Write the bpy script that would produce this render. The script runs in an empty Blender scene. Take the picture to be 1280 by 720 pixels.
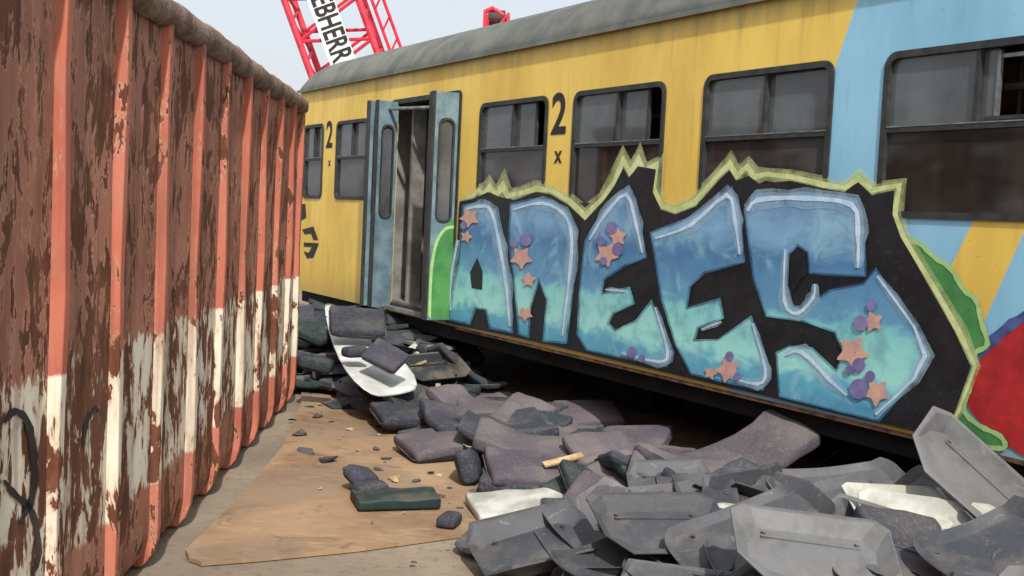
import bpy, bmesh, math, random
from mathutils import Vector, Matrix, Euler
from mathutils.geometry import tessellate_polygon
random.seed(11)
scene=bpy.context.scene
COL=scene.collection
def lin(r,g,b):
    f=lambda c:(c/255/12.92) if c/255<=0.04045 else ((c/255+0.055)/1.055)**2.4
    return (f(r),f(g),f(b),1)
# ---------------- survey: camera pose and rectification of measured points ----------------
F=1400.0; CAM=Vector((0,0,1.75))
RC=Matrix.Rotation(math.radians(90-3.76),3,'X')@Matrix.Rotation(math.radians(2.7),3,'Z')
def ray(px,py): return RC@Vector(((px-640)/F,-(py-360)/F,-1))
A=Vector((2.5,5.46,0)); ANG=math.atan2(.859,-.512)
T=Vector((math.cos(ANG),math.sin(ANG),0)); NRM=Vector((-math.sin(ANG),math.cos(ANG),0))
def wall(px,py):
    r=ray(px,py); t=(A-CAM).dot(NRM)/r.dot(NRM); p=CAM+r*t
    return ((p-A).dot(T),p.z)
def G(px,py,h=0):
    r=ray(px,py); t=(h-CAM.z)/r.z; return CAM+r*t
CA=Vector((-1.912,9.8,0)); CANG=math.atan2(-1,.055)
CT=Vector((math.cos(CANG),math.sin(CANG),0)); CN=Vector((-math.sin(CANG),math.cos(CANG),0))
def cwall(px,py):
    r=ray(px,py); t=(CA-CAM).dot(CN)/r.dot(CN); p=CAM+r*t
    return ((p-CA).dot(CT),p.z)
# ---------------- node helpers ----------------
class NT:
    def __init__(s,name):
        s.m=bpy.data.materials.new(name); s.m.use_nodes=True; s.t=s.m.node_tree
        s.b=s.t.nodes['Principled BSDF']; s.tc=s.t.nodes.new('ShaderNodeTexCoord')
        s.obj=s.tc.outputs['Object']
    def n(s,k): return s.t.nodes.new(k)
    def set(s,sock,v):
        if hasattr(v,'links'): s.t.links.new(v,sock)
        else: sock.default_value=v
    def scale(s,vec,sc):
        m=s.n('ShaderNodeMapping'); s.set(m.inputs['Vector'],vec); m.inputs['Scale'].default_value=sc; return m.outputs[0]
    def noise(s,scale,detail=4,rough=.6,vec=None,dist=0):
        n=s.n('ShaderNodeTexNoise'); s.set(n.inputs['Vector'],vec or s.obj)
        n.inputs['Scale'].default_value=scale;n.inputs['Detail'].default_value=min(detail,4)
        n.inputs['Roughness'].default_value=rough;n.inputs['Distortion'].default_value=dist
        return n.outputs['Fac']
    def ramp(s,fac,stops,interp='LINEAR'):
        r=s.n('ShaderNodeValToRGB'); s.set(r.inputs[0],fac); cr=r.color_ramp; cr.interpolation=interp
        while len(cr.elements)<len(stops): cr.elements.new(0.5)
        for e,(p,c) in zip(cr.elements,stops):
            e.position=p; e.color=c if isinstance(c,tuple) else (c,c,c,1)
        return r.outputs[0]
    def mix(s,f,a,b,bt='MIX'):
        m=s.n('ShaderNodeMix'); m.data_type='RGBA'; m.blend_type=bt
        s.set(m.inputs[0],f); s.set(m.inputs[6],a); s.set(m.inputs[7],b); return m.outputs[2]
    def math(s,op,a,b=0,clamp=False):
        m=s.n('ShaderNodeMath'); m.operation=op; m.use_clamp=clamp
        s.set(m.inputs[0],a); s.set(m.inputs[1],b); return m.outputs[0]
    def xyz(s,vec=None):
        m=s.n('ShaderNodeSeparateXYZ'); s.set(m.inputs[0],vec or s.obj); return m.outputs
    def step(s,v,a,b):
        m=s.n('ShaderNodeMapRange'); m.interpolation_type='SMOOTHSTEP'
        s.set(m.inputs[0],v); m.inputs[1].default_value=a; m.inputs[2].default_value=b; return m.outputs[0]
    def rnd(s): return s.n('ShaderNodeObjectInfo').outputs['Random']
    def up(s):
        g=s.n('ShaderNodeNewGeometry'); return s.xyz(g.outputs['Normal'])[2]
    def bump(s,h,st,d=.01):
        b=s.n('ShaderNodeBump'); s.set(b.inputs['Height'],h); b.inputs['Strength'].default_value=st; b.inputs['Distance'].default_value=d
        s.t.links.new(b.outputs[0],s.b.inputs['Normal'])
    def done(s,col,rough=.6,metal=0,spec=.3):
        s.set(s.b.inputs['Base Color'],col); s.set(s.b.inputs['Roughness'],rough); s.b.inputs['Metallic'].default_value=metal
        if spec is not None: s.b.inputs['Specular IOR Level'].default_value=spec
        return s.m
def simple(name,c1,c2,scale=6,rough=.6,bump=.15,metal=0,dust=0,bd=.01):
    m=NT(name); n=m.noise(scale,4); c=m.mix(m.step(n,.35,.65),c1,c2)
    if dust:
        u=m.step(m.up(),.3,1); d=m.math('MULTIPLY',u,m.math('MULTIPLY',m.step(m.noise(scale*.7+1,3),.35,.7),dust))
        c=m.mix(d,c,lin(165,150,130))
    if bump>.12: m.bump(m.noise(scale*8,2),bump,bd)
    return m.done(c,rough,metal)
# ---------------- mesh helpers ----------------
def empty(name,loc=(0,0,0),rz=0):
    o=bpy.data.objects.new(name,None); COL.objects.link(o); o.location=loc; o.rotation_euler=(0,0,rz); o.empty_display_size=.2; return o
def obj(name,me,parent=None,mat=None,smooth=False):
    o=bpy.data.objects.new(name,me); COL.objects.link(o)
    if parent: o.parent=parent
    if mat:
        if not isinstance(mat,list): mat=[mat]
        if len(me.materials)==0:
            for x in mat: me.materials.append(x)
    if smooth:
        for p in me.polygons: p.use_smooth=True
    return o
def mesh(name,v,f):
    me=bpy.data.meshes.new(name); me.from_pydata([tuple(x) for x in v],[],f); me.update(); return me
class Acc:
    def __init__(s): s.v=[];s.f=[]
    def box(s,x0,x1,y0,y1,z0,z1):
        b=len(s.v); s.v+=[(x0,y0,z0),(x1,y0,z0),(x1,y1,z0),(x0,y1,z0),(x0,y0,z1),(x1,y0,z1),(x1,y1,z1),(x0,y1,z1)]
        s.f+=[tuple(b+i for i in q) for q in ((0,3,2,1),(4,5,6,7),(0,1,5,4),(1,2,6,5),(2,3,7,6),(3,0,4,7))]
    def beam(s,p,q,r,n=6):
        p=Vector(p);q=Vector(q);d=(q-p).normalized(); a=d.orthogonal().normalized(); c=d.cross(a); b=len(s.v)
        for e in (p,q):
            for i in range(n):
                t=2*math.pi*i/n; s.v.append(tuple(e+a*math.cos(t)*r+c*math.sin(t)*r))
        for i in range(n): s.f.append((b+i,b+(i+1)%n,b+n+(i+1)%n,b+n+i))
        s.f.append(tuple(b+i for i in range(n))[::-1]); s.f.append(tuple(b+n+i for i in range(n)))
    def prism(s,loops,y0,y1):   # loops in (x,z)
        vs=[Vector((p[0],p[1],0)) for l in loops for p in l]
        tr=tessellate_polygon([[Vector((p[0],p[1],0)) for p in l] for l in loops]); n=len(vs); b=len(s.v)
        s.v+=[(p.x,y1,p.y) for p in vs]; s.f+=[tuple(b+i for i in t) for t in tr]
        if y0!=y1:
            s.v+=[(p.x,y0,p.y) for p in vs]; s.f+=[tuple(b+n+i for i in t[::-1]) for t in tr]
            k=b
            for l in loops:
                m=len(l)
                for i in range(m): s.f.append((k+i,k+(i+1)%m,k+n+(i+1)%m,k+n+i))
                k+=m
    def make(s,name,parent=None,mat=None,smooth=False,fix=True,bevel=0):
        me=mesh(name,s.v,s.f)
        if fix:
            bm=bmesh.new(); bm.from_mesh(me); bmesh.ops.recalc_face_normals(bm,faces=bm.faces[:]); bm.to_mesh(me); bm.free()
        o=obj(name,me,parent,mat,smooth)
        if bevel:
            b=o.modifiers.new('b','BEVEL'); b.width=bevel; b.segments=2
        return o
def rrect(x0,x1,z0,z1,r,n=5):
    out=[]
    for cx,cz,a in ((x1-r,z1-r,0),(x0+r,z1-r,90),(x0+r,z0+r,180),(x1-r,z0+r,270)):
        for i in range(n+1):
            t=math.radians(a+90*i/n); out.append((cx+r*math.cos(t),cz+r*math.sin(t)))
    return out
def text_mesh(txt,size):
    c=bpy.data.curves.new('t','FONT'); c.body=txt; c.size=size; c.align_x='CENTER'; c.align_y='CENTER'; c.offset=size*.022
    o=bpy.data.objects.new('t',c); COL.objects.link(o); bpy.context.view_layer.update()
    me=bpy.data.meshes.new_from_object(o.evaluated_get(bpy.context.evaluated_depsgraph_get())); bpy.data.objects.remove(o); return me
# ---------------- materials ----------------
YEL=lin(236,202,98); BLU=lin(148,200,226)
m=NT('train_paint'); x,y,z=m.xyz()
def line(p,q):
    (s0,z0),(s1,z1)=wall(*p),wall(*q); b=(s1-s0)/(z1-z0); return s0-b*z0,b
a1,b1=line((1072,0),(1040,95)); a2,b2=line((1212,286),(1196,318)); a3,b3=line((1279,292),(1240,380))
def lt(a,b):
    e=m.math('ADD',m.math('MULTIPLY',z,b),a); d=m.math('SUBTRACT',e,x); return m.step(d,-.004,.004)
blue=lt(a1,b1)
ylw=m.math('MULTIPLY',lt(a2,b2),m.math('SUBTRACT',1,lt(a3,b3)))
ylw=m.math('MULTIPLY',ylw,m.step(m.math('MULTIPLY',z,-1),-1.85,-1.84))
blue=m.math('MULTIPLY',blue,m.math('SUBTRACT',1,ylw))
grime=m.noise(1.3,4,.65,m.scale(m.obj,(1,1,.35)))
yc=m.mix(m.step(grime,.35,.7),YEL,lin(212,176,84)); bc=m.mix(m.step(grime,.35,.7),BLU,lin(124,178,206))
c=m.mix(blue,yc,bc)
st=m.noise(9,3,.7,m.scale(m.obj,(1,1,.08))); c=m.mix(m.math('MULTIPLY',m.step(st,.54,.75),.32),c,lin(130,112,84))
low=m.step(m.math('ADD',z,m.math('MULTIPLY',grime,.5)),1.3,.9); c=m.mix(m.math('MULTIPLY',low,.4),c,lin(130,105,66))
hi=m.step(m.math('ADD',z,m.math('MULTIPLY',st,.25)),3.1,3.3); c=m.mix(m.math('MULTIPLY',hi,.45),c,lin(120,112,88))
sp=m.noise(38,2,.6); c=m.mix(m.math('MULTIPLY',m.step(sp,.69,.73),.5),c,lin(90,70,50))
M_train=m.done(c,m.step(grime,-.3,1.4))
m=NT('roof_grey'); n=m.noise(2.2,4,.65); st=m.noise(6,3,.7,m.scale(m.obj,(1,.15,.15))); c=m.mix(m.step(n,.35,.65),lin(124,127,120),lin(102,105,99)); c=m.mix(m.math('MULTIPLY',m.step(st,.5,.72),.4),c,lin(78,78,72)); M_roof=m.done(c,.85,0,.2)
M_rub=simple('black_rubber',lin(44,46,48),lin(62,62,60),10,.6,.05)
M_alu=simple('aluminium',lin(150,152,150),lin(110,112,112),10,.45,.1,.5)
M_int=simple('interior_panel',lin(140,139,132),lin(104,102,97),4,.7,.05)
M_dark=simple('underframe_dark',lin(30,28,26),lin(20,19,18),5,.9)
M_rust=simple('rusty_steel',lin(128,96,74),lin(66,50,42),7,.9,.3)
M_door=simple('door_blue_grey',lin(118,142,152),lin(88,112,122),5,.55,.1)
M_numb=simple('black_paint',lin(34,34,34),lin(46,44,42),10,.6,.05)
def glass(name,c,c2,a):
    m=NT(name); n=m.noise(2.5,4,.6,m.scale(m.obj,(1,1,.5))); w_=m.noise(1.6,3,.6,m.scale(m.obj,(.6,1,1.6)))
    cc=m.mix(m.step(n,.3,.7),c,c2); cc=m.mix(m.math('MULTIPLY',m.step(w_,.46,.66),.35),cc,lin(122,126,126))  # second mix paints pale reflection bands into the pane colour
    m.done(cc,.05,0,.6); m.set(m.b.inputs['Alpha'],m.math('ADD',m.math('MULTIPLY',n,.3),a-.14)); return m.m
M_gu=glass('window_glass_dusty',lin(104,109,112),lin(70,73,76),.8)
M_gl=glass('window_glass',lin(74,68,62),lin(44,40,38),.72)
# ---------------- world / light ----------------
SD=Vector((.16,-.8,.76)).normalized()
w=bpy.data.worlds.new('World'); scene.world=w; w.use_nodes=True; nt=w.node_tree
sky=nt.nodes.new('ShaderNodeTexSky'); sky.sky_type='NISHITA'; sky.sun_disc=False
sky.sun_elevation=math.asin(SD.z); sky.sun_rotation=math.atan2(SD.x,SD.y); sky.dust_density=5; sky.air_density=1
mx=nt.nodes.new('ShaderNodeMix'); mx.data_type='RGBA'; mx.inputs[0].default_value=.65; mx.inputs[7].default_value=(6.5,6.8,7.05,1)
nt.links.new(sky.outputs[0],mx.inputs[6]); bg=nt.nodes['Background']; nt.links.new(mx.outputs[2],bg.inputs[0]); bg.inputs[1].default_value=.15
sl=bpy.data.lights.new('sun','SUN'); sl.energy=4.0; sl.angle=math.radians(1.5); sl.color=(1,.96,.9)
so=bpy.data.objects.new('sun',sl); COL.objects.link(so); so.rotation_euler=SD.to_track_quat('Z','Y').to_euler(); so.location=(3,-8,12)
scene.view_settings.view_transform='Standard'; scene.view_settings.look='None'; scene.view_settings.exposure=0
# ---------------- ground ----------------
m=NT('ground_dusty'); n1=m.noise(.5,4,.6); n2=m.noise(14,4,.7)
c=m.mix(m.step(n1,.35,.65),lin(152,138,120),lin(124,112,98)); c=m.mix(m.math('MULTIPLY',m.step(n2,.5,.7),.5),c,lin(98,90,80))
m.bump(n2,.5,.02); M_ground=m.done(c,.95)
R=900
obj('ground',mesh('ground',[(-R,-R,0),(R,-R,0),(R,R,0),(-R,R,0)],[(0,1,2,3)]),None,M_ground)
m=NT('plywood_sheet'); n1=m.noise(1.1,4,.65); n2=m.noise(7,4,.7,m.scale(m.obj,(1,3,1))); n3=m.noise(2.2,4,.7,dist=1.5); n4=m.noise(.6,3,.6,dist=.8)
c=m.mix(m.step(n1,.3,.7),lin(172,144,114),lin(140,112,86)); c=m.mix(m.math('MULTIPLY',m.step(n2,.5,.75),.5),c,lin(192,170,142))
c=m.mix(m.math('MULTIPLY',m.step(n3,.54,.70),.6),c,lin(92,72,57)); c=m.mix(m.math('MULTIPLY',m.step(n4,.48,.62),.5),c,lin(126,110,94)); m.bump(n2,.25,.01); M_ply=m.done(c,.85)
pts=[(232,688),(236,698),(252,704),(330,698),(450,686),(560,671),(660,657),(760,640),(1000,600),(1100,520),(900,470),(650,420),(420,400),(380,430),(376,505),(352,560),(300,622)]
pl=[G(*p,.02) for p in pts]
bm=bmesh.new(); vs=[bm.verts.new((p.x,p.y,.006)) for p in pl]; f=bm.faces.new(vs); r=bmesh.ops.extrude_face_region(bm,geom=[f])
for g in r['geom']:
    if isinstance(g,bmesh.types.BMVert): g.co.z=.026
bmesh.ops.recalc_face_normals(bm,faces=bm.faces[:]); me=bpy.data.meshes.new('p'); bm.to_mesh(me); bm.free()
obj('plywood_sheet',me,None,M_ply)
# ---------------- train ----------------
TR=empty('train_carriage',A,ANG)
S0,S1=-9,10.35; ZB,ZT=.67,3.17
zb=wall(1102,270)[1]+.01; zt=wall(1106,66)[1]-.02
def ws(xl,xr,y,k): return (wall(xr,y)[0]+.02,wall(xl,y)[0]-.02,k)
w4=ws(878,1040,160,1); W5=wall(1101,170)[0]-.02
wins=[(W5-1.15,W5,0),w4,ws(716,831,165,2),ws(599,684,180,2),ws(420,459,198,1),ws(380,404,200,1),(W5-2.75,W5-1.6,1),(W5-4.3,W5-3.15,1),(W5-5.9,W5-4.7,1)]
d0=wall(570,250)[0]; d1=wall(488,250)[0]
door=(d0,d1,.74,2.84)
holes=[rrect(a,b,zb,zt,.07) for a,b,_ in wins]+[rrect(*door,.05)]
a=Acc(); a.prism([[(S0,ZB),(S1,ZB),(S1,ZT),(S0,ZT)]]+holes,-.06,0); a.make('body_side_near',TR,M_train)
a=Acc(); a.prism([[(S0,ZB),(S1,ZB),(S1,ZT),(S0,ZT)]]+[rrect(p,q,zb,zt,.09) for p,q,_ in wins],-2.8,-2.74); a.make('body_side_far',TR,M_train)
a=Acc(); a.box(S1-.05,S1+.0,-2.74,-.06,ZB,ZT); a.box(S0,S0+.05,-2.74,-.06,ZB,ZT); a.make('body_ends',TR,M_train)
a=Acc(); a.box(S0,S1-.06,-2.73,-.07,.72,.78)
for s in (d0-.2,d1+.2,9.2): a.box(s,s+.04,-2.73,-1.9,.78,3.1); a.box(s,s+.04,-.9,-.08,.78,3.1)
for s in (1.0,2.6,4.1,-.6):
    a.box(s,s+.5,-2.6,-1.7,1.15,1.25); a.box(s+.2,s+.3,-2.6,-1.7,1.2,1.95)
a.make('interior',TR,M_int)
a=Acc(); a.box(S0,S1-.06,-2.73,-.07,3.1,3.14); a.make('ceiling',TR,M_int)
a=Acc()
for y_ in (-.35,-2.4): a.beam((S0+.2,y_,2.55),(d0-.3,y_,2.55),.02)
for s in (-.9,.75,2.1,3.9): a.beam((s,-.9,.8),(s,-.9,3.1),.02)
a.make('interior_rails',TR,M_alu)
prof=[(0.03,3.165),(0.035,3.20),(.0,3.27),(-.07,3.38),(-.2,3.48),(-.4,3.565),(-.7,3.64),(-1.05,3.68),(-1.4,3.69)]
prof+= [(-2.8-p[0],p[1]) for p in prof[-2::-1]]
stt=[(S0,1),(S1-.35,1),(S1-.15,.93),(S1-.03,.75),(S1+.02,.45)]; v=[];f=[]
for s,k in stt:
    for yy,zz in prof: v.append((s,-1.4+(yy+1.4)*(1-.03*(1-k)),3.165+(zz-3.165)*k))
n=len(prof)
for i in range(len(stt)-1):
    for j in range(n-1): f.append((i*n+j,i*n+j+1,(i+1)*n+j+1,(i+1)*n+j))
f.append(tuple(range(n))); f.append(tuple((len(stt)-1)*n+j for j in range(n))[::-1])
obj('roof',mesh('roof',v,f),TR,M_roof,True)
a=Acc(); a.box(S0,S1,.036,.05,3.15,3.185); a.make('rain_gutter',TR,M_roof)
a=Acc()
for s in (0.5,4.6,8.2): a.box(s,s+.5,-1.65,-1.15,3.66,3.76)
a.make('roof_vents',TR,M_roof,bevel=.03)
fr=Acc();al=Acc();gu=Acc();gl=Acc();fg=Acc()
for (p,q,kind) in wins:
    fr.prism([rrect(p-.018,q+.018,zb-.018,zt+.018,.085),rrect(p+.02,q-.02,zb+.02,zt-.02,.055)],-.03,.012)
    W=q-p; zm=zb+(zt-zb)*.53
    fr.box(p+.02,q-.02,-.028,.006,zm-.014,zm+.014)
    al.box(p+.02,q-.02,-.027,.0085,zm+.0145,zm+.021)
    mid=q-.5*W
    gl.box(p+.02,q-.02,-.022,-.018,zb+.02,zm-.014)
    gu.box(mid,q-.02,-.022,-.018,zm+.021,zt-.02)
    if kind==2:
        e=q-.8*W; gu.box(e,mid+.03,-.042,-.038,zm+.021,zt-.02); fr.box(e-.015,e+.01,-.05,-.03,zm+.021,zt-.02)
    elif kind==1: gu.box(p+.02,mid+.03,-.042,-.038,zm+.021,zt-.02)
    fr.box(mid-.012,mid+.012,-.035,.0,zm+.021,zt-.02)
    if kind==0:
        e=q-.58*W; al.box(e-.02,e,-.05,-.03,zm+.05,zt-.03); al.box(p+.02,e,-.06,-.04,zt-.07,zt-.05); fr.box(p+.02,e+.05,-.05,-.03,zm+.03,zm+.05)
        gu.box(e,mid,-.042,-.038,zm+.021,zt-.02)
    fg.box(p-.0,q,-2.775,-2.765,zb,zt)
fr.make('window_frames',TR,M_rub); al.make('window_rails',TR,M_alu); gu.make('window_upper_glass',TR,M_gu); gl.make('window_lower_glass',TR,M_gl)
fg.make('far_windows',TR,simple('far_window_dark',lin(110,112,112),lin(52,52,52),3,.4,.05))
def leaf(name,s,y0,y1,skew=0):
    def tr(a): a.v=[(s+v[1]+skew*(v[0]-y0),v[0],v[2]) for v in a.v]
    a=Acc()
    loops=[[(y0,.72),(y1,.72),(y1,2.86),(y0,2.86)],rrect(y0+.06,y1-.06,1.66,2.6,.06)]
    a.prism(loops,-.018,.018); tr(a); a.make(name,TR,M_door,bevel=.004)
    a=Acc(); a.prism([rrect(y0+.04,y1-.04,1.64,2.62,.07),rrect(y0+.06,y1-.06,1.66,2.6,.06)],-.026,.026); tr(a); a.make(name+'_rubber',TR,M_rub)
    a=Acc(); a.prism([rrect(y0+.06,y1-.06,1.66,2.6,.06)],-.003,.003); tr(a); a.make(name+'_glass',TR,M_gu)
    a=Acc(); a.box(y1+.001,y1+.02,-.03,.03,.72,2.86); tr(a); a.make(name+'_edge',TR,M_rub)
leaf('door_leaf_front',d0+.02,.0,.25,.05); leaf('door_leaf_front_inner',d0+.09,.0,.23,.1)
leaf('door_leaf_rear',d1-.02,.0,.27,.1); leaf('door_leaf_rear_inner',d1-.1,.0,.24,-.15)
a=Acc(); a.prism([rrect(d0-.04,d1+.04,.70,2.89,.06),rrect(d0,d1,.76,2.84,.04)],-.05,.012); a.make('door_frame',TR,M_rub)
a=Acc(); a.box(d0+.05,d1-.05,-.35,.08,.70,.735); a.box(d0+.1,d1-.1,-.1,.16,.42,.45)
a.box(d0+.95,d0+1.2,-.6,-.55,.78,3.0); a.box(d1-.28,d1-.24,-.25,-.1,.78,2.8); a.make('door_steps_and_posts',TR,M_int)
a=Acc(); a.beam((d0+.2,-.1,2.76),(d1-.1,.12,2.78),.02); a.make('door_mechanism',TR,M_alu)
def label(name,txt,px,py,size,ex=.004):
    s,zc=wall(px,py); me=text_mesh(txt,size)
    for v in me.vertices: v.co=(s-v.co.x*1.0,ex,zc+v.co.y)
    obj(name,me,TR,M_numb)
label('class_number','2',699,145,.46); label('class_mark','x',698,194,.2); label('class_number_rear','2',412,170,.44); label('class_mark_rear','x',412,203,.14)
def tofill(pts): return [wall(*p) for p in pts]
a=Acc()
for q in ([(378,287),(392,283),(398,300),(392,300),(389,292),(381,293)],[(380,303),(399,304),(392,322),(384,323),(380,314),(386,316),(390,309),(380,308)],[(376,255),(382,255),(383,272),(376,276)]):
    a.prism([tofill(q)],.004,.004)
a.make('operator_logo',TR,M_numb,fix=False)
a=Acc(); a.box(S0,d0-.1,-.05,-.0,.645,.668); a.make('sole_bar',TR,M_rust)
a=Acc(); a.box(S0,S1-.2,-2.6,-.25,.5,.66); a.box(S0,S1-.2,-2.78,-2.72,.05,.66); a.box(S0,S1-.1,-.14,-.07,.52,.66)  # low far-side skirt is unseen, added to keep light out underneath
for s,e in ((-1.2,.3),(.7,1.9),(2.3,3.6),(4.0,5.2)): a.box(s,e,-2.3,-.9,.14,.5)  # equipment boxes, added to block light under the carriage
a.box(6.9,9.6,-.55,-.4,.32,.5); a.box(6.9,9.6,-2.3,-2.15,.32,.5); a.box(8.0,8.4,-2.1,-.55,.3,.5)
a.box(-5,-2,-.55,-.4,.32,.5)
a.make('underframe_and_light_blockers',TR,M_dark,bevel=.01)
a=Acc()
for s in (7.3,9.2,-2.5,-4.5):
    for y in (-.62,-2.05): a.beam((s,y,.47),(s,y-.13,.47),.45,28)
    a.beam((s,-.62,.47),(s,-2.1,.47),.07,10)
a.make('wheels',TR,M_dark)
# ---------------- graffiti ----------------
def gfill(name,polys,off,mat):
    a=Acc()
    for p in polys: a.prism([tofill(p)],off,off)
    return a.make(name,TR,mat,fix=False)
def smoothp(pts,closed=True,k=4):
    n=len(pts); out=[]
    rng=range(n if closed else n-1)
    for i in rng:
        g=lambda j: Vector(pts[j%n]) if closed else Vector(pts[min(max(j,0),n-1)])
        p0,p1,p2,p3=g(i-1),g(i),g(i+1),g(i+2)
        for t in range(k):
            t/=k; out.append(tuple(.5*((2*p1)+(p2-p0)*t+(2*p0-5*p1+4*p2-p3)*t*t+(3*p1-p0-3*p2+p3)*t**3)))
    if not closed: out.append(pts[-1])
    return out
def ribbon(acc,pts,w,closed=False,off=.02,proj=wall):
    n=len(pts); L=[];Rr=[]
    for i in range(n):
        p=Vector(pts[i]); a_=Vector(pts[(i-1)%n]) if (closed or i>0) else p; b_=Vector(pts[(i+1)%n]) if (closed or i<n-1) else p
        d1=(p-a_).normalized() if (p-a_).length>0 else None; d2=(b_-p).normalized() if (b_-p).length>0 else None
        d1=d1 or d2; d2=d2 or d1; d=(d1+d2); d=d.normalized() if d.length>.2 else d2
        nn=Vector((-d.y,d.x)); k=1/max(.5,abs(nn.dot(Vector((-d1.y,d1.x)))))
        ww=w*.5*k*(1 if closed else (.35+.65*min(1,min(i,n-1-i)/3)))*(1+.2*math.sin(i*2.3))
        L.append(p+nn*ww); Rr.append(p-nn*ww)
    b=len(acc.v)
    for q in L+Rr:
        s,zc=proj(q.x,q.y); acc.v.append((s,off,zc))
    for i in range(n if closed else n-1):
        j=(i+1)%n; acc.f.append((b+i,b+j,b+n+j,b+n+i))
def spray(name,c1,c2,sc=3,alpha=None):
    m=NT(name); n=m.noise(sc,4,.7); n2=m.noise(40,2); c=m.mix(m.step(n,.3,.7),c1,c2); c=m.mix(m.math('MULTIPLY',m.step(n2,.62,.7),.25),c,lin(80,80,75)); m.done(c,.5)
    if alpha: m.set(m.b.inputs['Alpha'],m.math('MULTIPLY',m.step(m.noise(7,3,.7),.1,.7),alpha))
    return m.m
K_blk=spray('spray_black',lin(24,24,28),lin(40,40,44)); K_glow=spray('spray_pale_green',lin(222,226,168),lin(180,194,126),8)
K_mist=spray('spray_mist_green',lin(215,222,158),lin(190,204,140),8,.5)
K_hi=spray('spray_pale_blue',lin(216,232,250),lin(170,205,235),9); K_mistw=spray('spray_mist_white',lin(195,224,240),lin(170,208,230),9,.42)
K_mistb=spray('spray_mist_dark',lin(40,60,85),lin(34,48,70),8,.5)
K_grn=spray('spray_green',lin(84,148,82),lin(60,118,68))
K_lgr=spray('spray_light_green',lin(176,208,140),lin(142,184,118)); K_red=spray('spray_red',lin(195,52,50),lin(150,36,42))
K_nav=spray('spray_navy',lin(90,105,160),lin(50,58,100)); K_org=spray('spray_orange',lin(222,178,150),lin(192,150,152),9); K_pur=spray('spray_purple',lin(112,106,158),lin(140,134,178),9)
m=NT('spray_letter_fill'); x,y,z=m.xyz(); n=m.noise(2.2,4,.6,m.scale(m.obj,(1,1,2)),.6); n2=m.noise(12,4,.7)
zz=m.math('ADD',z,m.math('MULTIPLY',m.math('SUBTRACT',n,.5),.35)); zz=m.math('ADD',zz,m.math('MULTIPLY',m.math('SUBTRACT',n2,.5),.1)); zf=m.math('DIVIDE',m.math('SUBTRACT',zz,.6),1.4)
c=m.ramp(zf,[(0,lin(84,146,188)),(.18,lin(104,180,206)),(.23,lin(165,230,222)),(.43,lin(138,210,212)),(.48,lin(104,158,194)),(.68,lin(84,130,174)),(.8,lin(130,174,208)),(1,lin(96,132,172))])
c=m.mix(m.math('MULTIPLY',m.step(m.noise(5,4),.46,.7),.4),c,lin(66,108,146)); c=m.mix(m.math('MULTIPLY',m.step(m.noise(3.3,4,.7,None,1),.52,.7),.35),c,lin(176,222,228)); K_fill=m.done(c,.5)
back=[(558,404),(560,370),(572,325),(576,252),(592,249),(612,240),(626,246),(645,250),(672,240),(690,243),(712,256),(733,276),(756,252),(770,232),(781,210),(788,222),(800,208),(822,212),(818,240),(828,262),(846,268),(872,258),(900,226),(914,213),(922,226),(938,220),(952,230),(990,226),(1032,236),(1058,240),(1075,228),(1092,244),(1120,238),(1118,268),(1128,296),(1165,360),(1196,415),(1216,458),(1196,515),(1178,546),(1120,533),(1050,517),(960,495),(900,481),(820,462),(740,443),(680,429),(620,416)]
gfill('graffiti_backing',[back],.015,K_blk)
a=Acc(); glow=[(578,249),(592,245),(600,238),(606,245),(614,234),(622,243),(630,232),(636,245),(655,241),(672,236),(690,238),(713,251),(733,270),(756,247),(770,228),(781,200),(789,216),(800,200),(806,214),(822,206),(818,236),(830,258),(846,263),(870,253),(898,221),(914,205),(923,220),(936,208),(944,222),(958,218),(990,221),(1032,231),(1058,235),(1075,223),(1092,238),(1126,232),(1120,268),(1131,296),(1170,360),(1201,415),(1221,458),(1200,515),(1180,546)]
ribbon(a,glow,6.5,False,.013); a.make('graffiti_glow_outline',TR,K_glow,fix=False)
a=Acc(); ribbon(a,glow,13,False,.0124); ribbon(a,glow,19,False,.0116); a.make('graffiti_glow_mist',TR,K_mist,fix=False)
L1=[(580,256),(600,252),(622,262),(632,300),(640,350),(644,417),(614,411),(609,388),(597,386),(590,406),(562,400),(566,370),(574,330)]
L2=[(640,254),(672,247),(694,250),(713,264),(724,288),(722,340),(711,430),(680,427),(685,375),(676,352),(666,385),(664,423),(650,418),(644,350),(637,300)]
L3=[(789,231),(800,262),(811,322),(784,333),(758,350),(756,366),(790,358),(796,380),(770,392),(764,404),(772,412),(797,400),(817,374),(844,442),(836,459),(790,450),(735,438),(723,418),(727,350),(733,300),(752,268)]
L4=[(815,290),(862,272),(898,250),(918,232),(928,262),(934,328),(884,342),(866,358),(862,384),(903,372),(908,398),(876,410),(872,424),(900,424),(942,394),(966,462),(957,488),(905,478),(866,468),(846,430),(828,372)]
L5=[(932,262),(948,243),(1010,240),(1078,248),(1084,300),(1086,346),(1045,345),(1014,342),(1012,316),(1000,308),(990,318),(986,352),(988,376),(1004,386),(1040,362),(1082,354),(1098,334),(1132,388),(1166,444),(1134,490),(1102,527),(1040,512),(976,496),(972,440),(990,432),(1018,434),(1048,462),(1056,440),(1046,416),(1006,402),(960,396),(944,350)]
gfill('graffiti_letters',[L1,L2,L3,L4,L5],.018,K_fill)
gfill('graffiti_letter_counters',[[(590,340),(599,322),(606,340),(605,362),(592,360)],[(1000,312),(1010,318),(1012,343),(1003,350),(990,374),(991,330)]],.021,K_blk)
a=Acc()
for q in (L1,L2,L3,L4,L5): ribbon(a,q,5,True,.0195)
a.make('graffiti_edge_mist',TR,K_mistb,fix=False)
a=Acc(); a3=Acc()
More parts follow.
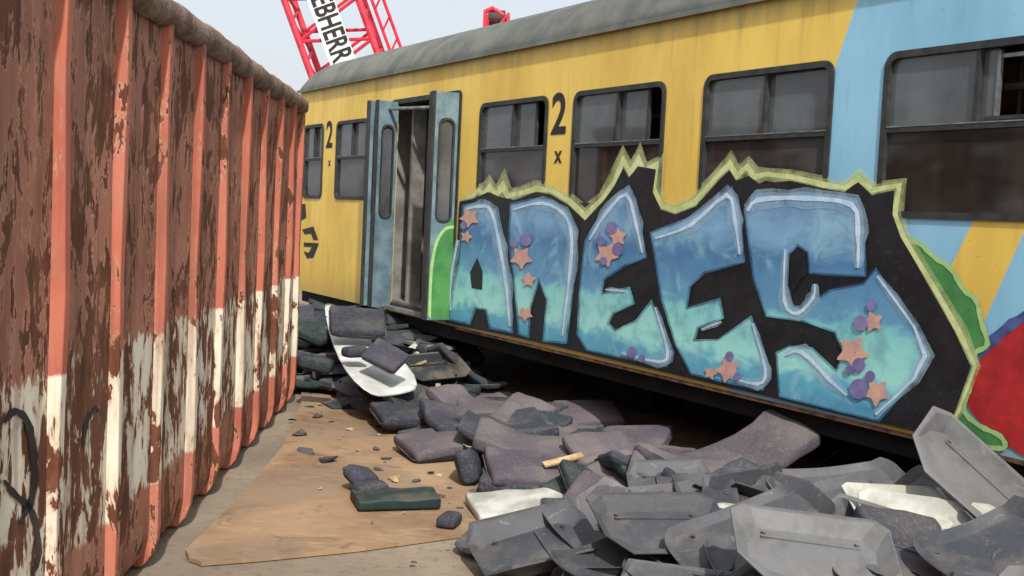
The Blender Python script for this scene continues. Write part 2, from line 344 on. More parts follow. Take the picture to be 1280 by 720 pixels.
for ln,wd in (([(584,262),(603,258),(617,264),(628,310),(636,360),(640,408)],4),([(575,300),(566,350),(566,388)],3.5),([(644,262),(680,254),(706,266),(717,290),(716,335),(706,420)],4),
 ([(740,300),(760,268),(786,243),(798,280),(806,316)],4),([(760,362),(784,364)],3),([(822,384),(838,440),(826,452),(780,441)],3.5),
 ([(822,298),(866,282),(912,244),(922,276),(928,318)],4.5),([(905,402),(880,412)],3),([(944,404),(960,462),(950,480),(905,468)],3.5),
 ([(938,264),(952,250),(1010,248),(1068,256),(1076,290),(1076,335)],6),([(985,312),(984,376),(1000,392),(1020,372),(1022,355)],4),([(1100,345),(1160,444),(1098,518)],5),([(985,444),(1006,440),(1040,474),(1062,494)],5)):
    ribbon(a,smoothp(ln,False,3),wd,False,.024); ribbon(a3,smoothp(ln,False,3),wd*2.4,False,.0225); ribbon(a3,smoothp(ln,False,3),wd*4,False,.0214)
a.make('graffiti_highlights',TR,K_hi,fix=False); a3.make('graffiti_highlight_mist',TR,K_mistw,fix=False)
def star(cx,cy,r,k=5,ro=0,inn=.58):
    return smoothp([(cx+r*(1 if i%2==0 else inn)*math.cos(ro+math.pi*i/k),cy+r*(1 if i%2==0 else inn)*math.sin(ro+math.pi*i/k)) for i in range(2*k)],True,3)
def disc(cx,cy,r,n=14): return [(cx+r*.9*math.cos(2*math.pi*i/n),cy+r*math.sin(2*math.pi*i/n)) for i in range(n)]
org=[star(655,322,15,5,.3),star(664,350,10,5,1),star(762,318,16,5,.2),star(776,296,12,5,.9),star(590,272,13,5,.5),star(586,296,8),star(914,462,17,5,.6),star(892,466,9),star(1070,440,22,5,.2),star(1095,402,14,5,.7),star(1100,490,18,5,.4),star(660,392,10,5,.4)]
pur=[disc(661,300,8),disc(646,305,5),disc(768,285,8),disc(755,302,6),disc(776,312,8),disc(758,326,5),disc(583,282,5),disc(916,445,6),disc(926,470,5),disc(1080,404,10),disc(1094,382,7),disc(1078,456,9),disc(1092,470,7),disc(1078,486,13),disc(1066,462,6),disc(794,440,7),disc(806,448,5)]
gfill('graffiti_stars',org,.0265,K_org); gfill('graffiti_dots',pur,.029,K_pur)
gr_=smoothp([(1126,300),(1150,304),(1170,322),(1190,336),(1206,362),(1222,376),(1228,402),(1236,430),(1222,440),(1214,452),(1190,410),(1160,352)])
gb_=smoothp([(1214,486),(1206,512),(1226,532),(1252,545),(1256,560),(1222,556),(1184,546),(1196,520)])
gfill('graffiti_green_bubbles',[gr_,gb_],.009,K_grn)
a=Acc()
for q in (gr_,gb_): ribbon(a,q,6,True,.011)
a.make('graffiti_bubble_outline',TR,K_lgr,fix=False)
def onleaf(q,o): return [(d0+.02+.05*y_-o,y_,z_) for y_,z_ in q]
lf=smoothp([(.0,1.62),(.10,1.60),(.19,1.48),(.24,1.25),(.245,.95),(.235,.74),(.0,.74)]); lf=[(min(max(y_,.002),.248),max(z_,.73)) for y_,z_ in lf]
me=mesh('g',onleaf(lf,.021),[tuple(range(len(lf)))]); obj('graffiti_on_door_leaf',me,TR,K_grn)
e=smoothp([(.0,1.62),(.10,1.60),(.19,1.48),(.235,1.25),(.24,.95),(.235,.76)],False)
b=[(y_*.88,z_-.03) for y_,z_ in e]; vv=onleaf(e+b,.023); n=len(e)
obj('graffiti_door_outline',mesh('g',vv,[(i,i+1,n+i+1,n+i) for i in range(n-1)]),TR,K_lgr)
rd=smoothp([(1340,380),(1290,392),(1250,420),(1226,448),(1212,480),(1212,510),(1240,540),(1290,575),(1360,590),(1380,480)])
gfill('graffiti_red',[rd],.005,K_red); a=Acc(); ribbon(a,smoothp([(1330,378),(1285,394),(1250,418),(1226,446)],False),13,False,.007); a.make('graffiti_navy_edge',TR,K_nav,fix=False)
# ---------------- container ----------------
def cont_mat(name,red1,red2,flake,jit,rustc,wflake):
    m=NT(name); x,y,z=m.xyz(); n1=m.noise(3.6,4,.72,m.scale(m.obj,(1,1,.45)),.8); n2=m.noise(12,4,.75,m.scale(m.obj,(1,1,.35)),.5); n3=m.noise(1.2,2)
    red=m.mix(m.step(n3,.35,.65),red1,red2); red=m.mix(m.math('MULTIPLY',m.step(n2,.35,.7),.35),red,lin(186,140,122))
    zj=m.math('ADD',z,m.math('MULTIPLY',m.math('SUBTRACT',n2,.5),jit))
    wm=m.math('MULTIPLY',m.step(zj,.42-.01,.42+.01),m.math('SUBTRACT',1,m.step(zj,1.115,1.13)))
    wp=m.mix(m.step(n1,.3,.7),lin(234,227,208),lin(208,196,172)); wp=m.mix(m.math('MULTIPLY',m.step(n2,.4,.65),.3),wp,lin(186,150,118))
    paint=m.mix(wm,red,wp)
    rust=m.mix(m.step(n2,.35,.65),rustc,tuple(v_*.5 for v_ in rustc[:3])+(1,)); ff=m.math('ADD',m.math('MULTIPLY',n1,.55),m.math('MULTIPLY',n2,.45))
    ff=m.math('ADD',ff,m.math('MULTIPLY',wm,wflake))
    fl=m.step(ff,flake,flake+.015); c=m.mix(fl,paint,rust)
    edge=m.math('MULTIPLY',m.step(ff,flake-.02,flake),m.math('SUBTRACT',1,fl)); c=m.mix(m.math('MULTIPLY',edge,.5),c,lin(196,156,132))
    st=m.noise(14,3,.7,m.scale(m.obj,(1,1,.05))); c=m.mix(m.math('MULTIPLY',m.step(st,.46,.70),.5),c,lin(124,84,66))
    h=m.math('ADD',m.math('MULTIPLY',fl,-.6),m.math('MULTIPLY',n2,.5)); m.bump(h,.5,.01); return m.done(c,.85,0,.2)
M_cp=cont_mat('container_panel_paint',lin(172,118,98),lin(148,98,80),.505,.3,lin(130,86,66),.02)
M_cr=cont_mat('container_rib_paint',lin(192,112,90),lin(170,94,76),.56,.06,lin(132,82,62),.03)
M_ct=simple('container_rail',lin(150,126,110),lin(106,84,72),7,.85,.6,bd=.02)
CO=empty('waste_container',CA,CANG)
LC=7.9; cp=[(0,2.58),(0,.2),(-.006,.14),(-.022,.09),(-.05,.055),(-.10,.035),(-.35,.03),(-1.15,.03)]
cp=cp+[(-2.3-p[0],p[1]) for p in cp[-2::-1]]
nx=40; v=[];f=[];n=len(cp)
prof2=[]
for i in range(n-1):
    k=10 if abs(cp[i][1]-cp[i+1][1])>1 else 1
    for j in range(k): prof2.append((cp[i][0]+(cp[i+1][0]-cp[i][0])*j/k,cp[i][1]+(cp[i+1][1]-cp[i][1])*j/k))
prof2.append(cp[-1]); n=len(prof2)
rx=[.0]+[.55+.677*k for k in range(11)]
for i in range(nx*2+1):
    x=LC*i/(nx*2); ph=min(abs(x-r) for r in rx)/.34
    for (yy,zz) in prof2:
        d=0
        if .6<zz<2.5: d=-.012*min(1,ph)*math.sin((zz-.6)/1.9*math.pi)*(1+.5*math.sin(x*5+zz*3))
        v.append((x,yy+(d if yy>-1 else -d),zz))
for i in range(nx*2):
    for j in range(n-1): f.append((i*n+j,i*n+j+1,(i+1)*n+j+1,(i+1)*n+j))
o=obj('shell',mesh('shell',v,f),CO,M_cp,True); sm=o.modifiers.new('s','SOLIDIFY'); sm.thickness=.02; sm.offset=0
a=Acc(); a.prism([[(p[0],p[1]) for p in cp]],0,.03); a.v=[(q[1]+.01,q[0],q[2]) for q in a.v]
a2=Acc(); a2.prism([[(p[0],p[1]) for p in cp]],0,.03); a2.v=[(q[1]+LC-.04,q[0],q[2]) for q in a2.v]
a.make('end_wall',CO,M_cp); a2.make('end_wall_front',CO,M_cp)
for side in (0,1):
    a=Acc()
    for ri,r_ in enumerate(rx):
        if r_>LC-.05: continue
        hw=.038 if r_>0 else .05; dp=.05; path=cp[:6]
        path=[path[0]]+[(.006*math.sin(ri*3.1+j*1.7),2.58-(2.58-.2)*j/6) for j in range(1,6)]+path[1:]
        pts=[]
        for i,(yy,zz) in enumerate(path):
            if i<7: nrm=Vector((1,0))
            else:
                pa=path[i-1]; pb=path[min(i+1,len(path)-1)]; d=Vector((pb[0]-pa[0],pb[1]-pa[1])).normalized(); nrm=Vector((-d.y,d.x))
                nrm=nrm if nrm.x>0 or nrm.y<0 else -nrm
            pts.append(((min(yy,0),zz),(yy+nrm.x*dp,zz+nrm.y*dp)))
        b=len(a.v); cx=r_+(hw if r_==0 else 0)
        for j,(i0,o0) in enumerate(pts):
            wob=.005*math.sin(j*2.1+ri*1.3)
            for xx,(yy,zz) in ((cx-hw+wob,i0),(cx-hw*.75+wob,o0),(cx+hw*.75+wob,o0),(cx+hw+wob,i0)):
                a.v.append((xx,yy if side==0 else -2.3-yy,max(zz,.01)))
        for i in range(len(pts)-1):
            for j in range(3): a.f.append((b+i*4+j,b+i*4+j+1,b+i*4+4+j+1,b+i*4+4+j))
        k=b+(len(pts)-1)*4; a.f.append((b,b+1,b+2,b+3)); a.f.append((k,k+1,k+2,k+3))
    a.make('ribs' if side==0 else 'ribs_far',CO,M_cr,bevel=.006)
a=Acc(); NSEG=60
for (y_) in (.0,-2.3):
    b=len(a.v); k=12
    for i in range(NSEG+1):
        x=LC*i/NSEG-.02; 
        for j in range(k):
            t=2*math.pi*j/k; rr=.072+.004*math.sin(x*9)+.003*math.sin(x*23+1); sq=1/max(abs(math.cos(t)),abs(math.sin(t)))**.5
            a.v.append((x,y_-.0+rr*math.cos(t)*sq,2.6+rr*math.sin(t)*sq+.006*math.sin(x*2.3)))
    for i in range(NSEG):
        for j in range(k): a.f.append((b+i*k+j,b+i*k+(j+1)%k,b+(i+1)*k+(j+1)%k,b+(i+1)*k+j))
    a.f.append(tuple(b+j for j in range(k))); a.f.append(tuple(b+NSEG*k+j for j in range(k)))
a.beam((0,0,2.6),(0,-2.3,2.6),.075,10); a.beam((LC,0,2.6),(LC,-2.3,2.6),.075,10)
a.make('top_rail',CO,M_ct,True)
a=Acc()
for ln,wd in (([(0,528),(14,514),(30,528),(38,570),(36,620),(20,655)],9),([(0,600),(14,618),(36,640),(44,690),(36,719)],8),([(100,560),(104,530),(114,510),(122,515)],5)):
    ribbon(a,smoothp(ln,False,4),wd,False,.012,cwall)
a.make('container_tag',CO,K_blk,fix=False)
# ---------------- crane ----------------
CR=empty('crane',(0,0,0)); D=40.0
def at(px,py,d=D):
    r=ray(px,py); t=d/r.y; return CAM+r*t
M_cred=simple('crane_red',lin(215,60,80),lin(190,45,64),3,.5,.05); M_cw=simple('sign_white',lin(238,240,242),lin(218,222,226),3,.5,.05)
top=at(407,2); bot=at(432,72); ax=(top-bot).normalized(); base=bot-ax*((bot.z-2.2)/ax.z); tip=bot+ax*24
sx=Vector((1,0,0)); sx=(sx-ax*sx.dot(ax)).normalized(); sy=ax.cross(sx)
a=Acc(); hw=1.2; cor=[(-1,-1),(1,-1),(1,1),(-1,1)]; Ltot=(tip-base).length; nb=int(Ltot/1.5)
for cx,cy in cor: o_=sx*cx*hw+sy*cy*hw; a.beam(base+o_,tip+o_,.12,8)
for i in range(nb):
    for k in range(4):
        c1=cor[k];c2=cor[(k+1)%4]; o1=sx*c1[0]*hw+sy*c1[1]*hw; o2=sx*c2[0]*hw+sy*c2[1]*hw
        p=base+ax*1.5*i;q=base+ax*1.5*(i+.5);r_=base+ax*1.5*(i+1); a.beam(p+o1,q+o2,.06,6); a.beam(q+o2,r_+o1,.06,6)
a.make('boom_lattice',CR,M_cred)
a=Acc()
for k in (1.6,2.0): a.beam(base+sx*k-sy*.2,tip+sx*k*.9,.06,6)
for i in range(int(Ltot/.8)): a.beam(base+ax*.8*i+sx*1.6-sy*.2,base+ax*(.8*i+.4)+sx*2.0-sy*.2,.04,5)
a.make('jib_stay',CR,M_cred)
sgn=sy if sy.y<0 else -sy
pc=bot+ax*.95+sgn*(hw+.15)
me=mesh('s',[pc+sx*u*.44+ax*v_+sgn*k for k in (0,.05) for u,v_ in ((-1,-1.9),(1,-1.9),(1,2.4),(-1,2.4))],[(0,1,2,3),(4,5,6,7),(0,1,5,4),(1,2,6,5),(2,3,7,6),(3,0,4,7)])
obj('boom_sign',me,CR,M_cw)
me=text_mesh('LIEBHERR',.66)
for v in me.vertices: v.co=pc-ax*v.co.x*1.0+ax*.15+sx*v.co.y*1.55+sgn*.07
obj('boom_lettering',me,CR,M_numb)
a=Acc(); b=base; a.box(b.x-1.6,b.x+2.4,b.y-1.2,b.y+4.5,1.2,3.2); a.make('machine_house',CR,M_cred,bevel=.1)
a=Acc(); a.box(b.x-2.4,b.x-1.5,b.y-2,b.y+4.5,0,1.1); a.box(b.x+2.3,b.x+3.2,b.y-2,b.y+4.5,0,1.1); a.make('crawler_tracks',CR,M_dark,bevel=.3)
CR2=empty('crane_mast',(0,0,0)); a=Acc(); g=at(621,20)
for dx in (-.42,.42):
    for dy in (-.4,.4): a.beam((g.x+dx,g.y+dy,0),(g.x+dx*.8,g.y+dy*.6,g.z),.08)
for i in range(8): z0=i*g.z/8; a.beam((g.x-.42,g.y-.4,z0),(g.x+.4,g.y-.4,z0+g.z/8),.05)
a.box(g.x-.46,g.x+.46,g.y-.5,g.y-.42,g.z-.9,g.z-.75); a.box(g.x-.46,g.x-.36,g.y-.5,g.y+.4,g.z-.8,g.z+.1); a.box(g.x+.36,g.x+.46,g.y-.5,g.y+.4,g.z-.8,g.z+.05)
a.beam((g.x-.1,g.y-.2,g.z+.2),(g.x+.4,g.y-.2,g.z-.1),.08,8); a.beam((g.x-.4,g.y-.2,g.z+.1),(g.x-.1,g.y-.2,g.z+.25),.08,8)
a.make('mast',CR2,M_cred)
a=Acc(); a.beam((g.x-.3,g.y,g.z-.1),(g.x+.3,g.y,g.z-.1),.3,18); a.make('sheave',CR2,simple('sheave_dark',lin(90,50,52),lin(60,44,46),4,.6,.05))
# ---------------- seats and debris ----------------
def fabric(name,c1,c2,c3,dust=.35):
    m=NT(name); n=m.noise(7,4,.65); w_=m.noise(60,2,.6); base=m.ramp(m.rnd(),[(0,c1),(.5,c2),(1,c3)]); c=m.mix(m.math('MULTIPLY',m.step(n,.4,.7),.4),base,(.03,.028,.03,1))
    c=m.mix(m.math('MULTIPLY',m.step(w_,.5,.7),.18),c,lin(150,140,145))
    d=m.math('MULTIPLY',m.step(m.up(),.2,1),m.math('MULTIPLY',m.step(m.noise(3.5,4,.7),.4,.75),dust)); c=m.mix(d,c,lin(162,152,142))
    m.bump(w_,.3,.01); return m.done(c,.9,0,.15)
M_fab=fabric('seat_fabric_purple',lin(98,90,98),lin(72,69,78),lin(114,105,107))
M_fabd=fabric('seat_fabric_dark',lin(50,55,62),lin(66,68,78),lin(44,58,58),.2)
M_pl=simple('seat_plastic_dark',lin(46,51,54),lin(33,37,41),5,.6,.1,dust=.35)
M_plg=simple('seat_plastic_green',lin(36,56,54),lin(28,42,42),5,.55,.1,dust=.25)
m=NT('shell_grey'); n=m.noise(4,4,.7); b_=m.ramp(m.rnd(),[(0,lin(84,85,90)),(.3,lin(60,63,69)),(.6,lin(98,99,103)),(.85,lin(76,79,85)),(1,lin(118,118,118))]); c=m.mix(m.math('MULTIPLY',m.step(n,.42,.7),.45),b_,lin(52,52,55))
sc_=m.noise(9,4,.8,m.scale(m.obj,(1,6,1)),2); c=m.mix(m.math('MULTIPLY',m.step(sc_,.58,.66),.3),c,lin(156,152,144)); d=m.math('MULTIPLY',m.step(m.up(),.3,1),m.math('MULTIPLY',m.step(m.noise(2.5,4,.7),.42,.72),.38)); c=m.mix(d,c,lin(145,136,124))
M_sh=m.done(c,.55,0,.35)
M_shw=simple('shell_white',lin(205,206,198),lin(160,162,152),4,.6,.2,dust=.3)
M_foam=simple('foam_yellow',lin(200,178,140),lin(170,140,104),9,.95,.5)
def rbox(w,d,h,r,fn=None,mats=None,low=-.2):
    t=[-1,-.93,-.8,-.55,-.2,.2,.55,.8,.93,1]; n=len(t); hx,hy,hz=w/2,d/2,h/2; idx={};v=[];f=[]
    def vid(i,j,k):
        if (i,j,k) in idx: return idx[(i,j,k)]
        p=Vector((t[i]*hx,t[j]*hy,t[k]*hz)); q=Vector((max(-hx+r,min(hx-r,p.x)),max(-hy+r,min(hy-r,p.y)),max(-hz+r,min(hz-r,p.z)))); dd=p-q
        if dd.length>1e-6: p=q+dd.normalized()*r
        if fn: p=fn(p)
        idx[(i,j,k)]=len(v); v.append(p); return idx[(i,j,k)]
    e=n-1
    for a_ in range(e):
        for b_ in range(e):
            for q in (((a_,b_,0),(a_,b_+1,0),(a_+1,b_+1,0),(a_+1,b_,0)),((a_,b_,e),(a_+1,b_,e),(a_+1,b_+1,e),(a_,b_+1,e)),
                      ((a_,0,b_),(a_+1,0,b_),(a_+1,0,b_+1),(a_,0,b_+1)),((a_,e,b_),(a_,e,b_+1),(a_+1,e,b_+1),(a_+1,e,b_)),
                      ((0,a_,b_),(0,a_,b_+1),(0,a_+1,b_+1),(0,a_+1,b_)),((e,a_,b_),(e,a_+1,b_),(e,a_+1,b_+1),(e,a_,b_+1))):
                f.append(tuple(vid(*x) for x in q))
    me=mesh('c',v,f)
    for m_ in mats: me.materials.append(m_)
    for p in me.polygons:
        p.use_smooth=True
        if len(mats)>1 and p.center.z<low*h: p.material_index=1
    return me
def addshell(me,w,d,z0,rim,mat_i):
    bm=bmesh.new(); bm.from_mesh(me)
    rings=[]
    for (ww,dd,zz) in ((w*.86,d*.86,z0-.03),(w*1.0,d*1.0,z0),(w*1.04,d*1.04,z0+rim),(w*.99,d*.99,z0+rim)):
        rings.append([bm.verts.new((x,y,zz)) for x,y in rrect(-ww/2,ww/2,-dd/2,dd/2,.05,3)])
    fs=[bm.faces.new(rings[0][::-1])]
    for r0,r1 in zip(rings,rings[1:]):
        for i in range(len(r0)): fs.append(bm.faces.new((r0[i],r0[(i+1)%len(r0)],r1[(i+1)%len(r0)],r1[i])))
    for f_ in fs: f_.material_index=mat_i
    bm.to_mesh(me); bm.free(); return me
def puff(w,d,amt,wr=.006,bend=0,seed=0):
    def fn(p):
        k=(1-(2*p.x/w)**2)*(1-(2*p.y/d)**2)
        z=p.z
        if z>0: z+=amt*max(k,0)+wr*math.sin(p.x*23+seed)*math.cos(p.y*19+seed*2)
        z+=bend*(p.y**2)
        return Vector((p.x*(1+.02*math.sin(p.y*9+seed)),p.y*(1-.08*p.x/w),z))
    return fn
cush=[]
for sd in range(3):
    for mt in ([M_fab,M_pl],[M_fabd,M_pl]):
        cush.append(addshell(rbox(.52,.44,.075,.028,puff(.52,.44,.026,seed=sd),mt),.52,.44,-.04,.024,1))
def backfn(sd):
    def fn(p):
        u=(p.y/.36); wst=1-.09*math.exp(-((u-.45)/.2)**2)-.05*max(0,u-.6); z=p.z+ .35*p.y**2
        if p.z>0: z+=.02*(1-(2*p.x/.46)**2)+ .03*math.exp(-((u-.75)/.25)**2)+.005*math.sin(p.x*21+sd)
        z+=.12*abs(p.x)**2*2
        return Vector((p.x*wst,p.y,z))
    return fn
back_=[rbox(.44,.72,.06,.024,backfn(sd),mt) for sd in range(2) for mt in ([M_fab,M_pl],[M_fabd,M_plg])]
head=[rbox(.30,.2,.12,.05,puff(.3,.2,.01),mt) for mt in ([M_fabd,M_pl],[M_fab,M_pl])]
slab=[rbox(.5,.3,.06,.012,puff(.5,.3,.004),[mt]) for mt in (M_pl,M_plg)]
whitec=rbox(.62,.42,.06,.018,puff(.62,.42,.006),[M_shw])
def finish(bm,extra,mat,piv=0):
    me=bpy.data.meshes.new('t'); bm.to_mesh(me); bm.free()
    o=bpy.data.objects.new('t',me); COL.objects.link(o); s=o.modifiers.new('s','SOLIDIFY'); s.thickness=.007; b=o.modifiers.new('b','BEVEL'); b.width=.006; b.segments=2
    bpy.context.view_layer.update(); m2=bpy.data.meshes.new_from_object(o.evaluated_get(bpy.context.evaluated_depsgraph_get())); bpy.data.objects.remove(o)
    bm=bmesh.new(); bm.from_mesh(m2); t2=mesh('x',extra.v,extra.f); bm.from_mesh(t2); bmesh.ops.recalc_face_normals(bm,faces=bm.faces[:]); bm.to_mesh(m2); bm.free(); m2.materials.clear(); m2.materials.append(mat)
    for p in m2.polygons: p.use_smooth=True
    m2.set_sharp_from_angle(angle=math.radians(30))
    return m2
def tray(w,d,rim,fl,mat,cut=.12,seed=0,sides=(0,1,2,3,4,5,6,7)):
    rnd=random.Random(seed)
    def out(w,d,c): 
        return [(-w/2+c,-d/2),(w/2-c,-d/2),(w/2,-d/2+c),(w/2,d/2-c*.5),(w/2-c*.5,d/2),(-w/2+c*.5,d/2),(-w/2,d/2-c*.5),(-w/2,-d/2+c)]
    rz=lambda i: rim*(1 if i in sides else .1)
    bm=bmesh.new(); inner=[bm.verts.new((x,y,.0)) for x,y in out(w-2*fl,d-2*fl,cut)]; outer=[bm.verts.new((x,y,rz(i))) for i,(x,y) in enumerate(out(w,d,cut))]
    lip=[bm.verts.new((x,y,rz(i)+.002)) for i,(x,y) in enumerate(out(w+.04,d+.04,cut))]
    ctr=[bm.verts.new((x,y,.012)) for x,y in out((w-2*fl)*.8,(d-2*fl)*.75,cut*.7)]
    n=8
    for l1,l2 in ((inner,outer),(outer,lip),(ctr,inner)):
        for i in range(n): bm.faces.new((l1[i],l1[(i+1)%n],l2[(i+1)%n],l2[i]))
    bm.faces.new(ctr)
    for v in bm.verts: v.co+=Vector((rnd.uniform(-.012,.012),rnd.uniform(-.012,.012),.12*v.co.x*v.co.x+.12*v.co.x*v.co.y*rnd.choice((0,1))+rnd.uniform(-.006,.006)))
    bmesh.ops.recalc_face_normals(bm,faces=bm.faces[:])
    a=Acc()
    for sx_,sy_ in rnd.sample([(-1,-1),(1,-1),(-1,1),(1,1)],rnd.choice((2,3,3))): a.beam((sx_*w*.31,sy_*d*.27,.0),(sx_*w*.31,sy_*d*.27,.035),.01,8)
    if seed%2: a.box(-w*.33,w*.33,d*.2,d*.2+.012,.0,.03)
    else: a.box(w*.05,w*.05+.012,-d*.3,d*.3,.0,.03)
    return finish(bm,a,mat)
def panel(w,d,curv,lipz,mat,seed=0):
    nx,ny=14,10; bm=bmesh.new(); g=[]
    for j in range(ny+1):
        row=[]
        for i in range(nx+1):
            u=-1+2*i/nx; v_=-1+2*j/ny
            sx_=math.sqrt(1-.28*v_**4); sy_=math.sqrt(1-.28*u**4)
            x=u*w/2*sx_; y=v_*d/2*sy_*(1-.10*(u+1)/2)
            z=curv*(u*u)+.35*curv*v_*v_
            if i in (0,nx) or j in (0,ny): z+=.03
            if i==nx: z+=lipz
            row.append(bm.verts.new((x,y,z)))
        g.append(row)
    for j in range(ny):
        for i in range(nx): bm.faces.new((g[j][i],g[j][i+1],g[j+1][i+1],g[j+1][i]))
    a=Acc(); a.beam((-.3*w,d*.3,0),(-.3*w,d*.3,.03),.01,8)
    return finish(bm,a,mat)
trays=[tray(.62,.42,.06,.045,M_sh,.11,1),tray(.54,.42,.05,.035,M_sh,.05,2,(2,3,6,7)),tray(.7,.36,.07,.03,M_sh,.13,3,(3,4,5,6)),tray(.5,.38,.08,.04,M_sh,.09,4,(0,1,4,5)),tray(.58,.34,.09,.03,M_sh,.07,8,(4,5)),tray(.46,.4,.04,.06,M_sh,.12,9,(0,1,2,3))]
panels=[panel(.62,.44,.05,.03,M_sh),panel(.74,.4,.03,.02,M_sh),panel(.54,.46,.06,.0,M_sh)]
trays+=panels
trayd=[tray(.6,.42,.06,.05,M_pl,.1,5),tray(.5,.36,.08,.05,M_plg,.1,6)]
trayw=tray(.6,.44,.06,.04,M_shw,.1,7)
def slat():
    a=Acc(); a.box(-.2,.2,-.035,.035,-.01,.01); me=mesh('s',a.v,a.f); me.materials.append(M_foam); return me
slatm=slat()
def put(name,me,loc,rot,parent=None,sc=1):
    o=bpy.data.objects.new(name,me); COL.objects.link(o); o.location=loc; o.rotation_mode='ZYX'; o.rotation_euler=[math.radians(r) for r in rot]; o.scale=(sc,sc,sc)
    if parent: o.parent=parent
    return o
def interp(t,x):
    for (a_,b_),(c_,d_) in zip(t,t[1:]):
        if x<=c_: return b_+(d_-b_)*max(0,(x-a_))/(c_-a_)
    return t[-1][1]
HM=[(-2,.38),(0,.30),(.9,.18),(1.8,.06),(2.6,.0),(3.9,.0),(5,.04),(5.8,.22),(7,.42),(9.6,.42)]
YE=[(-2,2.2),(0,2.2),(1.3,1.95),(2.2,1.42),(3,1.22),(4.6,1.05),(6.5,1.35),(8,1.6),(9.6,1.6)]
def hgt(s,y):
    ye=interp(YE,s); k=max(0,1-(max(y,0)/ye)**2.2); h=interp(HM,s)*k
    if .5<s<5.4: h+=.15*math.exp(-((y-.85)/.3)**2)*min(1,(5.4-s)/.5)*min(1,(s-.5)/.5)
    return h
PILE=empty('seat_pile'); cnt=0
keep=[G(656,631,0),G(562,650,0),G(480,615,0),G(700,655,0),G(600,665,0)]
for layer in range(4):
    s=-1.6
    while s<9.4:
        ye=interp(YE,s); y=-.1+random.uniform(0,.15)
        while y<ye:
            h=hgt(s,y)
            if layer*.08<=h+.03:
                z=.055+min(h,layer*.09) if layer<3 else .06+h
                if (layer==3 and h<.08) or (.4<s<5.2 and y<.3 and layer>0): y+=.3; continue
                ss=s+random.uniform(-.15,.15); yy=y+random.uniform(-.1,.1)
                p=A+T*ss+NRM*yy
                if min((p-q).xy.length for q in keep)<.3: y+=.3; continue
                r=random.random()
                if ss<1.5: lst=trays if r<.8 else (cush if r<.88 else (back_ if r<.93 else [trayw]))
                elif ss<2.0: lst=trays if r<.35 else (cush if r<.75 else back_)
                elif ss<5: lst=cush[0::2]+back_[0::2] if r<.46 else (cush[1::2]+back_[1::2] if r<.72 else (back_ if r<.8 else (slab if r<.9 else (head if r<.96 else [trayw]))))
                else: lst=cush[1::2]+trayd if r<.45 else (slab+back_ if r<.75 else (trays if r<.83 else (head if r<.93 else cush)))
                tl=16 if layer>1 else 10
                tx=random.gauss(0,tl)*.8; ty=random.gauss(0,tl)*.8
                if ss<1.5 and layer>0: tx=random.gauss(12,9); ty=random.gauss(0,9)
                flip=180 if random.random()<.18 else 0
                put('piece_%d'%cnt,random.choice(lst),(p.x,p.y,z+(.03 if flip else 0)),(tx+flip,ty,random.uniform(0,360)),PILE,random.uniform(.82,1.06)); cnt+=1
            y+=random.uniform(.28,.4)
        s+=random.uniform(.3,.42)
for i in range(6):
    s=random.uniform(1.8,6.5); y=random.uniform(.35,interp(YE,s)*.8); p=A+T*s+NRM*y
    put('slat_%d'%i,slatm,(p.x,p.y,hgt(s,y)+.13),(random.gauss(0,10),random.gauss(0,10),random.uniform(0,180)),PILE,random.uniform(.6,1))
def piece(name,me,px,py,h,rot,sc=1):
    p=G(px,py,h); return put(name,me,p,rot,None,sc)
piece('seat_cushion',cush[0],551,553,.12,(8,-4,25),1.05); piece('seat_cushion',cush[2],662,588,.14,(10,8,8),1.05); piece('seat_headrest',head[0],585,583,.12,(0,70,80),1.1)
piece('seat_cushion_base',whitec,656,631,.08,(4,-3,12)); piece('seat_headrest',head[0],452,597,.10,(0,35,60),.8); piece('seat_headrest',head[0],463,612,.085,(0,0,30),.7)
piece('seat_armrest',slab[1],495,623,.065,(0,0,15),.98); piece('seat_armrest',head[0],562,650,.06,(0,0,75),.55)
piece('seat_backrest',back_[0],935,574,.34,(18,-14,-62),1.08); piece('seat_backrest',back_[2],865,598,.28,(12,0,78),1.0); piece('seat_cushion',cush[4],735,518,.17,(14,0,10)); 
piece('seat_cushion',cush[0],612,517,.2,(12,5,0)); piece('seat_cushion',cush[2],790,550,.18,(8,-10,160)); piece('seat_cushion',cush[1],510,518,.15,(6,5,20)); piece('seat_backrest',back_[0],678,540,.17,(12,6,70))
piece('seat_cushion',cush[4],742,640,.16,(40,0,60),.85); piece('seat_backrest',back_[0],790,605,.2,(15,-15,30),.8); piece('seat_cushion',cush[3],740,607,.18,(10,20,100),.8)
piece('seat_shell',trays[3],672,690,.12,(16,-6,20),1.15); piece('seat_shell',trays[0],825,668,.27,(20,6,12),1.0); piece('seat_shell',panels[1],940,672,.33,(24,-12,22),1.05)
piece('seat_shell',trays[0],1015,702,.40,(22,2,-6),1.0); piece('seat_shell',trayw,1122,648,.42,(22,5,5),.78); piece('seat_shell',trays[2],1222,612,.55,(38,24,-38),1.08); piece('seat_shell',panels[0],1245,700,.44,(18,-8,25),1.0)
piece('seat_shell',panels[1],1045,612,.34,(14,-5,8),1.0); piece('seat_shell',trays[4],950,628,.28,(16,6,30),.95); piece('seat_shell',panels[2],850,718,.16,(8,-8,-15),.9)
piece('seat_shell',trays[5],1130,705,.38,(18,6,-20),.95); piece('seat_shell',panels[0],755,712,.14,(10,4,40),.8)
rows=[((404,379),(424,381),.66),((409,412),(446,415),.56),((422,450),(478,440),.47),((440,478),(514,455),.38),((466,499),(527,490),.26)]
v=[];f=[]
for l,r,h in rows:
    L_=G(*l,h);R_=G(*r,h)
    for i in range(5): p=L_.lerp(R_,i/4); v.append((p.x,p.y,p.z+.012*math.sin(i*1.3+h*9)))
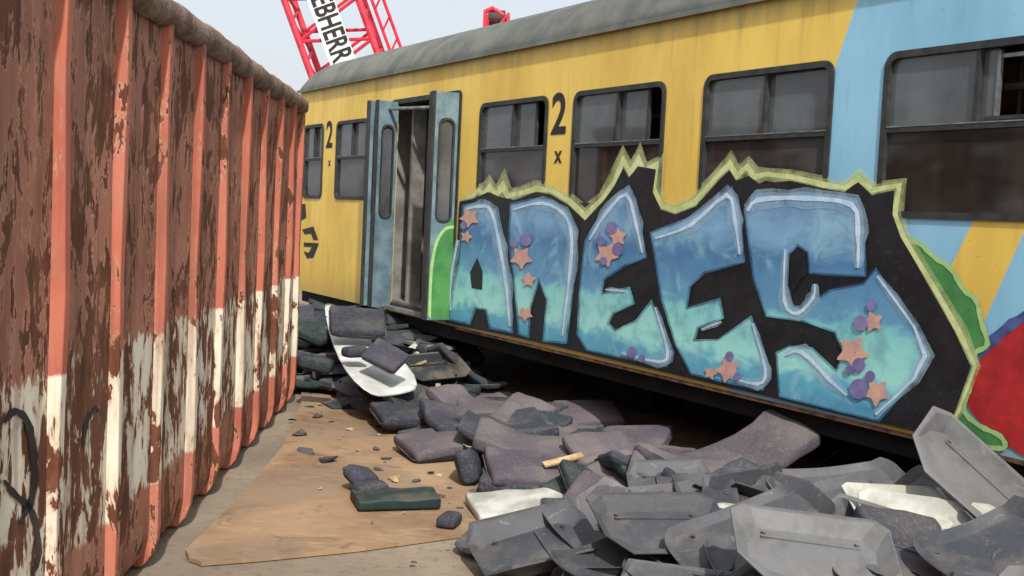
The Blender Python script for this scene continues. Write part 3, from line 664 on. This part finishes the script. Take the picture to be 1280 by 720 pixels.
for j in range(len(rows)-1):
    for i in range(4): f.append((j*5+i,j*5+i+1,j*5+6+i,j*5+5+i))
o=obj('white_panel',mesh('wp',v,f),None,simple('white_sheet',lin(225,226,222),lin(190,192,188),4,.6,.1),True); o.modifiers.new('s','SOLIDIFY').thickness=.012; ss=o.modifiers.new('u','SUBSURF'); ss.levels=ss.render_levels=1
piece('seat_cushion',cush[1],447,402,.72,(25,8,10),.95); piece('seat_cushion_base',cush[3],482,445,.56,(35,10,-25),.6); piece('seat_cushion',cush[3],512,400,.58,(14,15,10)); piece('seat_headrest',head[0],444,440,.56,(0,0,40),.7); piece('seat_shell',trayd[0],540,465,.3,(20,10,30)); piece('seat_headrest',head[0],395,455,.4,(0,10,0))
piece('seat_shell',trayd[1],520,392,.58,(20,8,60)); piece('seat_cushion',cush[5],400,412,.5,(16,8,60)); piece('seat_cushion',cush[3],570,440,.3,(14,8,20)); piece('seat_cushion_base',whitec,540,440,.38,(18,8,-20),.7)
def chunk(seed,mat,fl=.35):
    rnd=random.Random(seed); bm=bmesh.new(); 
    for i in range(9): bm.verts.new((rnd.uniform(-.5,.5),rnd.uniform(-.5,.5),rnd.uniform(-.5,.5)*fl))
    bmesh.ops.convex_hull(bm,input=bm.verts[:]); me=bpy.data.meshes.new('d'); bm.to_mesh(me); bm.free(); me.materials.append(mat); return me
chs=[chunk(i,mt) for i,mt in enumerate((M_pl,M_sh,M_plg,M_foam,M_shw))]
DB=empty('debris_fragments'); k=0
for px,py,ci,sz in ((410,573,0,.2),(384,563,1,.16),(491,598,3,.12),(372,542,0,.14),(448,562,4,.05),(470,560,1,.08),(395,520,0,.12),(425,548,4,.04),(520,600,1,.06),(600,600,3,.05),(465,652,1,.03),(400,610,4,.03),(430,585,0,.05),(540,590,0,.07),(505,640,4,.03)):
    put('bit_%d'%k,chs[ci],G(px,py,.04),(0,0,random.uniform(0,360)),DB,sz); k+=1
for i in range(220):
    s=random.uniform(-1,8); y=interp(YE,s)+random.gauss(0,.35)+.1; p=A+T*s+NRM*max(.2,y)
    if (p-CA).dot(CN)<.1 and (p-CA).dot(CT)>0: continue
    put('bit_%d'%k,random.choice(chs),(p.x,p.y,.03),(random.uniform(-20,20),0,random.uniform(0,360)),DB,random.choice((.02,.03,.05,.09))); k+=1
# ---------------- camera ----------------
cd=bpy.data.cameras.new('camera'); cd.sensor_width=36; cd.lens=F/1280*36; cd.clip_end=3000; cd.clip_start=.05
co=bpy.data.objects.new('camera',cd); COL.objects.link(co); co.matrix_world=Matrix.Translation(CAM)@RC.to_4x4(); scene.camera=co
print('pieces',cnt)
